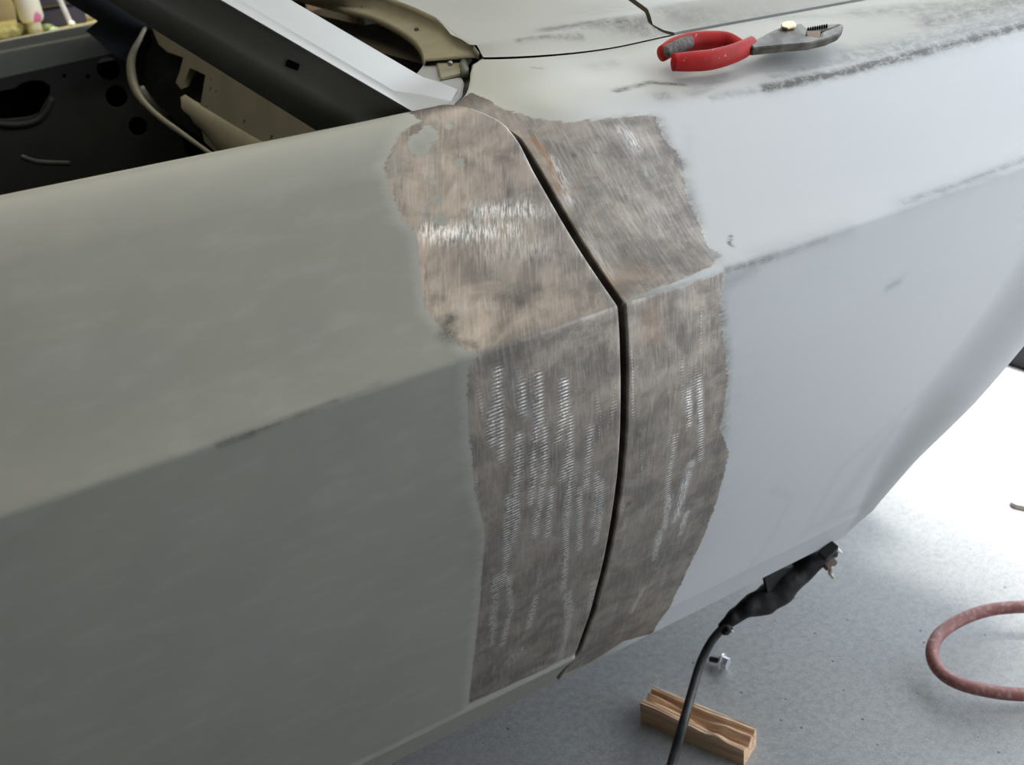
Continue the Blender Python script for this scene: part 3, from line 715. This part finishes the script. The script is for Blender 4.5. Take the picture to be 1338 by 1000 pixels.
tube('cutout_rim', [aty(p, PY-.004) for p in [(-14, 160), (20, 163), (46, 158), (60, 145), (68, 128)]], .006, SHADEP, fd, n=20)
box('door_black_sheet', (-.75, 1.40, .28), (.36, 1.41, .84), BLACK, fd)  # black sheet standing in for the shade inside the door holes
tube('window_channel', [aty(p, 1.15) for p in [(28, 205), (50, 212), (92, 214)]], .004, SHADEP, fd, n=12)

# steel beam on the floor beyond the wheel arch
cm = [atz(p, .004) for p in [(1262, 455), (1340, 482)]]
dv = (cm[1]-cm[0])/np.linalg.norm(cm[1]-cm[0]); pv = np.cross([0, 0, 1], dv); pv = pv if pv[0] > 0 else -pv
bm = bmesh.new(); bm_box(bm, (0, 0, 0), (.95, .10, .055), .003)
M_ = Matrix(((dv[0], pv[0], 0, cm[0][0]-dv[0]*.55), (dv[1], pv[1], 0, cm[0][1]-dv[1]*.55), (0, 0, 1, 0), (0, 0, 0, 1)))
bmo = bm_obj('floor_beam', bm, simple('dark_steel', (.060, .060, .075), .6), None, M=M_, loc=(float(cm[0][0]), float(cm[0][1]), 0))
tag(bmo, 'dark slate steel beam lying on the bright floor beyond the wheel arch', 'beam')

# ---------------------------------------------------------------- pliers
def steel_mat():
    m, nt, p = nodes('worn_tool_steel'); tc = N(nt, 'ShaderNodeTexCoord'); f = nz(nt, tc.outputs['Object'], 60, 4)
    L(nt, mixc(nt, ramp(nt, f, .35, .7), (.14, .13, .115), (.06, .054, .046)), p.inputs['Base Color']); p.inputs['Metallic'].default_value = .85; p.inputs['Roughness'].default_value = .38
    return m
def red_mat():
    m, nt, p = nodes('red_dipped_vinyl'); tc = N(nt, 'ShaderNodeTexCoord'); v = tc.outputs['Object']
    f = nz(nt, v, 70, 3); g = nz(nt, v, 200, 2)
    c = mixc(nt, ramp(nt, f, .3, .7), (.43, .012, .010), (.30, .009, .009)); c = mixc(nt, ramp(nt, g, .68, .72), c, (.45, .22, .17))
    L(nt, c, p.inputs['Base Color']); p.inputs['Roughness'].default_value = .5; p.inputs['Specular IOR Level'].default_value = .25; return m
STEEL, RED = steel_mat(), red_mat()
pn = np.array([0, -.40, 1.]); pn /= np.linalg.norm(pn); p0 = np.array([.65, .127, .8640])
def pp(px, h=0): return atpl(px, p0, pn)+pn*h
base = pp((985, 66)); pli = empty('pliers', tuple(base))
tag(pli, 'slip-joint pliers with red dipped handles lying on the fender top', 'pliers')
def poly_solid(name, px, h0, h1, mat, parent, bev=.0012):
    bm = bmesh.new(); f = bm.faces.new([bm.verts.new(pp(p, h0)) for p in px]); r = bmesh.ops.extrude_face_region(bm, geom=[f])
    bmesh.ops.translate(bm, vec=Vector(pn*(h1-h0)), verts=[g for g in r['geom'] if isinstance(g, bmesh.types.BMVert)])
    bmesh.ops.recalc_face_normals(bm, faces=bm.faces)
    bmesh.ops.bevel(bm, geom=bm.edges[:], offset=bev, segments=3, affect='EDGES', clamp_overlap=True)
    return bm_obj(name, bm, mat, parent)
hn = tube('handle', [pp(p, .002) for p in [(879, 84), (900, 83), (925, 81), (950, 75), (970, 67), (982, 60)]], [.0078, .0088, .0092, .0092, .0088, .0085, .0074], RED, pli, nseg=20, n=50, flat=(.80, 1.05))
tag(hn, 'red handle nearest the fender side')
hf = tube('handle', [pp(p, .003) for p in [(864, 74), (880, 65), (905, 58), (935, 56), (952, 58), (968, 66)]], [.0072, .0084, .0088, .0086, .0080, .0066], RED, pli, nseg=20, n=50, flat=(.80, 1.05))
tag(hf, 'red handle with its grip worn grey near the end')
GREY = simple('worn_grip_core', (.20, .19, .18), .8, var=.3, scale=300, bump=.6)
tube('worn_grip', [pp(p, .0062) for p in [(868, 76), (880, 70), (900, 62)]], [.0052, .0068, .0060], GREY, hf, n=20, flat=(.9, 1.0), lump=.0008, freq=400)
head = poly_solid('jaw', [(978, 66), (1000, 53), (1022, 46), (1040, 45), (1047, 50), (1052, 55), (1070, 56), (1072, 49), (1088, 43), (1099, 38), (1100, 44), (1094, 52), (1080, 58), (1056, 64), (1030, 66), (1000, 69), (982, 71)], -.002, .0065, STEEL, pli, .0012)
jaw2 = poly_solid('jaw', [(978, 62), (1004, 47), (1024, 38), (1046, 36), (1052, 42), (1075, 37), (1098, 36), (1086, 42), (1062, 48), (1050, 52), (1030, 54), (1000, 62), (982, 66)], -.006, .0045, STEEL, pli, .001)
poly_solid('pivot_bolt', [(1017, 41), (1024, 38), (1034, 38), (1038, 42), (1036, 46), (1026, 48), (1018, 46)], .0062, .0092, simple('brass_bolt', (.62, .48, .30), .3, .9), pli, .0009)
poly_solid('jaw_notch', [(1052, 47), (1070, 47), (1070, 56), (1052, 55)], .004, .0058, simple('rusty_notch', (.22, .15, .10), .6, .3), pli, .0004)
for k in range(9):
    x = 1053+k*3; y = 43-k*.55
    poly_solid('tooth', [(x, y), (x+1.6, y-.3), (x+2.2, y+3.6), (x+.8, y+4)], .0040, .0062, BLACK, pli, .0002)

# ---------------------------------------------------------------- things on the floor
def wood_mat():
    m, nt, p = nodes('pine'); tc = N(nt, 'ShaderNodeTexCoord'); v = tc.outputs['Object']
    g = nz(nt, v, 1, 4, .6, sc3=(6, 160, 160), dist=.5); b = nz(nt, v, 18, 3)
    c = mixc(nt, ramp(nt, g, .35, .65), (.88, .62, .42), (.56, .33, .18)); c = mixc(nt, ramp(nt, b, .5, .8, 0, .5), c, (.55, .40, .28))
    L(nt, c, p.inputs['Base Color']); p.inputs['Roughness'].default_value = .7
    bp = N(nt, 'ShaderNodeBump', i_Strength=.4, i_Distance=.001); L(nt, g, bp.inputs['Height']); L(nt, bp.outputs[0], p.inputs['Normal']); return m
hb = .034
A_, B_, C_ = atz((836, 920), hb), atz((972, 977), hb), atz((853, 896), hb)
ux = B_-A_; Lb = np.linalg.norm(ux); ux /= Lb; uy = np.cross([0, 0, 1], ux); wb = .040
print('block', Lb, np.dot(C_-A_, uy), np.dot(C_-A_, ux))
wb = float(np.dot(C_-A_, uy))
Mb = Matrix(((ux[0], uy[0], 0, A_[0]), (ux[1], uy[1], 0, A_[1]), (0, 0, 1, 0), (0, 0, 0, 1)))
nu, nv = 70, 26
def ztop(u, v):
    # split face: ridges running along the grain, dipping where the wood tore
    t = v/wb; z = hb
    wave = .004*math.sin(u*52+.5)*(1-t)
    z -= .010*math.exp(-((t-.42-.07*math.sin(u*40))/.13)**2) + .009*math.exp(-((t-.70-.05*math.sin(u*45+1))/.07)**2)
    z += .003*math.exp(-((u-.75*Lb)/.012)**2)*(1-t)*2 + .0006*math.sin(v*1400+3*math.sin(u*30))
    z -= .007*smooth(np.array(u), .45*Lb, .8*Lb)*(1 if t < .35 else .2)
    return float(z+wave*.5)
vs, fs = [], []
for i in range(nu+1):
    for k in range(nv+1):
        u, v = Lb*i/nu, wb*k/nv; vs.append((u, v, ztop(u, v)))
fs += [(i*(nv+1)+k, (i+1)*(nv+1)+k, (i+1)*(nv+1)+k+1, i*(nv+1)+k+1) for i in range(nu) for k in range(nv)]
def skirt(idx):
    b = len(vs)
    for j in idx: vs.append((vs[j][0], vs[j][1], 0.0005))
    for t in range(len(idx)-1): fs.append((idx[t], b+t, b+t+1, idx[t+1]))
skirt([i*(nv+1) for i in range(nu+1)]); skirt([i*(nv+1)+nv for i in range(nu, -1, -1)])
skirt([nu*(nv+1)+k for k in range(nv+1)]); skirt([k for k in range(nv, -1, -1)])
me = bpy.data.meshes.new('wood_block'); me.from_pydata(vs, [], fs); me.materials.append(wood_mat()); me.set_sharp_from_angle(angle=math.radians(35))
wbk = bpy.data.objects.new('wood_block', me); C.objects.link(wbk); wbk.matrix_world = Mb
tag(wbk, 'short split pine offcut lying on the concrete under the black cable', 'wood block')

# harness hanging from under the fender, its cable running down to the floor
RUB = simple('black_tape', (.010, .0095, .009), .65, var=.3, scale=120, bump=.5)
har = empty('wiring_harness', tuple(atz((880, 1000), .02)*[1, 1, 0]))
tag(har, 'black taped wiring harness hanging by the fender edge above the floor', 'wiring harness')
def hz(px, y): return aty(px, y)
ends = [hz((1092, 722), .135), hz((1066, 732), .14), hz((1040, 752), .15), hz((1012, 776), .155), hz((985, 792), .16), hz((962, 804), .165), hz((945, 822), .17)]
tube('taped_loom', ends, [.009, .013, .018, .022, .021, .018, .010, .008], RUB, har, nseg=18, n=70, lump=.004, flat=(.8, .9), freq=60)
cab = [hz((950, 815), .168), hz((930, 838), .172), hz((915, 868), .168), hz((904, 905), .152), hz((893, 945), .130), hz((878, 998), .114), atz((862, 1060), .009), atz((835, 1150), .008), atz((790, 1260), .008)]
def cable_mat():
    m, nt, p = nodes('black_cable'); tc = N(nt, 'ShaderNodeTexCoord'); f = nz(nt, tc.outputs['Object'], 80, 3)
    L(nt, mixc(nt, ramp(nt, f, .3, .7), (.03, .03, .032), (.06, .06, .06)), p.inputs['Base Color']); p.inputs['Roughness'].default_value = .38; return m
tube('cable', cab, [.0055, .0058, .0062, .0066, .0068, .0068, .0068], cable_mat(), har, n=90)
bm = bmesh.new(); f = bm.faces.new([bm.verts.new(hz(p, .150)) for p in [(1000, 757), (1028, 743), (1048, 738), (1050, 760), (1020, 780), (1004, 778)]]); r = bmesh.ops.extrude_face_region(bm, geom=[f])
bmesh.ops.translate(bm, vec=(0, .006, .001), verts=[g for g in r['geom'] if isinstance(g, bmesh.types.BMVert)]); bm_obj('loose_flap', bm, RUB, har)
BRN = simple('brown_connector', (.16, .11, .085), .5)
def blk(name, px, y, size, mat, rot):
    bm = bmesh.new(); bm_box(bm, [-s/2 for s in size], [s/2 for s in size], .0012)
    return bm_obj(name, bm, mat, har, M=Matrix.Translation(Vector(hz(px, y))) @ Matrix.Rotation(rot, 4, 'Y') @ Matrix.Rotation(.4, 4, 'X'))
blk('connector', (1082, 720), .125, (.024, .014, .013), RUB, -.45)
blk('connector', (1084, 737), .128, (.018, .010, .009), BRN, -.1)
tube('terminal', [hz(p, .124) for p in [(1086, 741), (1085, 749), (1088, 755)]], [.0035, .0028, .0022], simple('pale_terminal', (.55, .50, .42), .5), har, n=10, lump=.001, freq=300)
tube('terminal', [hz(p, .124) for p in [(1091, 716), (1099, 722)]], [.0032, .0015], simple('white_terminal', (.8, .78, .75), .4), har, n=8)
blk('clip', (950, 824), .150, (.010, .007, .014), RUB, .5)
bm = bmesh.new(); bmesh.ops.create_uvsphere(bm, u_segments=10, v_segments=6, radius=.0022)
bm_obj('terminal', bm, bpy.data.materials['white_terminal'], har, True, Matrix.Translation(hz((956, 825), .145)))

# bolt on the floor
bl = atz((942, 868), .006); bo = empty('hex_bolt', (bl[0], bl[1], 0))
tag(bo, 'small shiny flanged bolt lying on the concrete beside the cable', 'bolt')
CHR = simple('bright_zinc', (.88, .88, .92), .3, .75, var=.1)
DKZ = simple('dark_thread', (.12, .12, .13), .4, .8)
def cyl(name, a, b, r1, r2, mat, parent, n=20, smooth_=False):
    a, b = Vector(a), Vector(b); bm = bmesh.new()
    bmesh.ops.create_cone(bm, cap_ends=True, segments=n, radius1=r1, radius2=r2, depth=(b-a).length)
    M = Matrix.Translation((a+b)/2) @ (b-a).to_track_quat('Z', 'Y').to_matrix().to_4x4()
    bmesh.ops.bevel(bm, geom=[e for e in bm.edges if e.calc_face_angle(0) > .9 and n > 8], offset=.0003, segments=2, affect='EDGES')
    return bm_obj(name, bm, mat, parent, M=M)
c0 = np.array([bl[0], bl[1], .0118]); ax_ = CR*.8-CF*.75; ax_[2] = 0; ax_ /= np.linalg.norm(ax_)
cyl('shank', c0-ax_*.017+[0, 0, -.0045], c0, .0042, .0042, DKZ, bo)
cyl('flange', c0, c0+ax_*.0028, .0115, .0115, CHR, bo, 28)
cyl('hex_head', c0+ax_*.0028, c0+ax_*.0115, .0090, .0086, CHR, bo, 6)
for k in range(5): cyl('thread', c0-ax_*(.004+k*.0026)+[0, 0, -.001-.0007*k], c0-ax_*(.005+k*.0026)+[0, 0, -.001-.0007*k], .0048, .0048, DKZ, bo, 16)

# air hose
def hose_mat():
    m, nt, p = nodes('red_rubber_hose'); tc = N(nt, 'ShaderNodeTexCoord'); f = nz(nt, tc.outputs['Object'], 12, 4); g = nz(nt, tc.outputs['Object'], 150, 3)
    c = mixc(nt, ramp(nt, f, .3, .7), (.30, .115, .10), (.22, .08, .072)); c = mixc(nt, ramp(nt, g, .45, .75, 0, .40), c, (.60, .45, .43))
    L(nt, c, p.inputs['Base Color']); p.inputs['Roughness'].default_value = .5; return m
hr = .0088
hp = [((1640, 860), .009), ((1540, 822), .022), ((1460, 800), .040), ((1410, 794), .048), ((1380, 792), .05), ((1338, 793), .05), ((1295, 797), .048), ((1258, 809), .045), ((1228, 829), .041), ((1218, 852), .038), ((1226, 875), .034), ((1250, 892), .030), ((1290, 903), .026), ((1338, 908), .022), ((1400, 905), .017), ((1480, 890), .0095), ((1600, 850), .0095)]
hpts = [atz(p, z) for p, z in hp]
tag(tube('air_hose', hpts, hr, hose_mat(), None, nseg=20, n=140, loc=(hpts[9][0], hpts[9][1], 0)), 'dull red rubber air hose looped on the concrete floor', 'hose')
# pale strip at the right
st = [atz(p, .006) for p in [(1321, 655), (1345, 660)]]; dv = (st[1]-st[0]); dv /= np.linalg.norm(dv); sd_ = np.cross([0, 0, 1], dv)
pts = []
for a in np.linspace(math.pi/2, 3*math.pi/2, 9): pts.append((math.cos(a)*.012, math.sin(a)*.012))
pts += [(.16, -.012), (.16, .012)]
bm = bmesh.new(); f = bm.faces.new([bm.verts.new(st[0]*[1, 1, 0]+dv*(u+.012)+sd_*v+[0, 0, .0005]) for u, v in pts]); r = bmesh.ops.extrude_face_region(bm, geom=[f])
bmesh.ops.translate(bm, vec=(0, 0, .009), verts=[g for g in r['geom'] if isinstance(g, bmesh.types.BMVert)])
tag(bm_obj('paint_stick', bm, simple('pale_stick', (.62, .58, .50), .6), loc=tuple(st[0]*[1, 1, 0])), 'pale round-ended wooden stick on the bright floor at right', 'stick')

# ---------------------------------------------------------------- workbench seen through the far window
BZ = .755
by0 = 2.30
bench = empty('workbench', (.2, 2.6, 0))
tag(bench, 'cluttered workbench with a yellowish top beyond the car, seen through the window opening', 'workbench')
YEL = simple('yellow_bench_top', (.50, .43, .20), .6, var=.2, scale=20)
box('bench_top', (-.9, by0, BZ-.03), (1.4, by0+.6, BZ), YEL, bench, bev=.003)
box('front_edge', (-.9, by0-.02, BZ-.045), (1.4, by0, BZ-.002), simple('brown_edge', (.22, .13, .06), .7), bench)
for x in (-.86, 1.32):
    for y in (by0+.02, by0+.52): box('leg', (x, y, 0), (x+.06, y+.06, BZ-.03), SHADEP, bench)
tag(box('plywood_board', (-.9, by0+.61, 0), (1.4, by0+.63, BZ+.7), simple('tan_board', (.36, .29, .18), .8, var=.2, scale=6), loc=(.2, by0+.62, 0)), 'tan plywood board standing upright behind the cluttered workbench', 'board')
def onb(px): return atz(px, BZ)
def lathe(name, prof, c, mat, parent=None, n=24):
    vs = [(c[0]+r*math.cos(2*math.pi*k/n), c[1]+r*math.sin(2*math.pi*k/n), c[2]+z) for r, z in prof for k in range(n)]
    fs = [(i*n+k, i*n+(k+1) % n, (i+1)*n+(k+1) % n, (i+1)*n+k) for i in range(len(prof)-1) for k in range(n)]
    return mesh(name, vs, fs, mat, parent, loc=None if parent else c)
def tube_mat():
    m, nt, p = nodes('white_pink_label'); tc = N(nt, 'ShaderNodeTexCoord'); f = nz(nt, tc.outputs['Object'], 16, 1, .5, sc3=(1, 1, .5))
    L(nt, mixc(nt, ramp(nt, f, .56, .60), (.80, .78, .74), (.62, .16, .42)), p.inputs['Base Color']); p.inputs['Roughness'].default_value = .35; return m
q = onb((48, 44)); bt = empty('caulk_tube', tuple(q)); bt['label'] = 'white cylindrical tube with pink marks standing on the workbench'; bt['category'] = 'tube'
lathe('body', [(0, .030), (.024, .030), (.030, .040), (.031, .21), (.024, .225), (0, .225)], q, tube_mat(), bt)
lathe('neck', [(0, 0), (.018, 0), (.018, .032), (0, .032)], q, simple('cream_cap', (.75, .70, .50), .5), bt)
q = onb((78, 40)); cr_ = empty('parts_crate', tuple(q)); cr_['label'] = 'dark navy crate with brown side standing behind the white tube on the bench'; cr_['category'] = 'crate'
NAVY = simple('navy_plastic', (.045, .04, .075), .5); BRC = simple('brown_card', (.16, .10, .07), .8)
for k in range(4): box('shelf', (q[0]-.05, q[1]+.08, q[2]+k*.055), (q[0]+.085, q[1]+.20, q[2]+k*.055+.045), NAVY, cr_, bev=.004)
box('side_panel', (q[0]-.066, q[1]+.07, q[2]), (q[0]-.052, q[1]+.2, q[2]+.24), BRC, cr_)
q = onb((94, 36)); rd = empty('steel_rod', tuple(q)); rd['label'] = 'thin pale upright rod with a white ball foot on the workbench'; rd['category'] = 'rod'
cyl('rod', q+[0, 0, .008], q+[-.03, .02, .22], .007, .007, simple('pale_rod', (.6, .6, .68), .4), rd)
bm = bmesh.new(); bmesh.ops.create_uvsphere(bm, u_segments=16, v_segments=10, radius=.009); bm_obj('ball_foot', bm, simple('white_ball', (.9, .88, .85), .4), rd, True, Matrix.Translation(q+[.002, -.004, .009]))
def lump(name, px, r, col, lab, cat, sq=.6):
    q = onb(px); bm = bmesh.new(); bmesh.ops.create_icosphere(bm, subdivisions=3, radius=r)
    for v in bm.verts: v.co = Vector((v.co.x, v.co.y, v.co.z*sq))*(1+.35*noise.noise(v.co*30+Vector(q)*7)); v.co.z = max(v.co.z, -r*sq*.6)
    lo = min(v.co.z for v in bm.verts)
    o = bm_obj(name, bm, simple(name+'_m', col, .7, var=.25, scale=60), None, True, Matrix.Translation(Vector((q[0], q[1], q[2]-lo))), loc=tuple(q)); tag(o, lab, cat)
lump('yellow_rag', (12, 48), .045, (.55, .50, .22), 'crumpled yellow rag at the left end of the bench clutter', 'rag', .5)
lump('brown_rag', (30, 42), .028, (.26, .11, .06), 'small crumpled brown rag left of the white tube', 'rag')
lump('green_sponge', (61, 41), .020, (.30, .34, .16), 'small olive green sponge right of the white tube', 'sponge')
lump('pale_green_putty', (71, 42), .013, (.45, .58, .42), 'tiny pale green putty lump in front of the dark crate', 'putty')
lump('orange_cloth', (105, 27), .022, (.60, .26, .14), 'orange cloth near the right end of the visible bench', 'cloth', .9)
lump('cream_cloth', (113, 27), .020, (.62, .52, .30), 'cream cloth beside the orange one at the bench end', 'cloth', .8)
q = onb((22, 40)); gn = empty('caulking_gun', tuple(q)); gn['label'] = 'dark thin curved hand tool leaning against the board behind the rags'; gn['category'] = 'tool'
tube('barrel', [q+[-.03, .18, .30], q+[.0, .14, .18], q+[.03, .1, .07], q+[.02, .06, .012]], [.012, .014, .012, .009], SHADEP, gn, n=24)
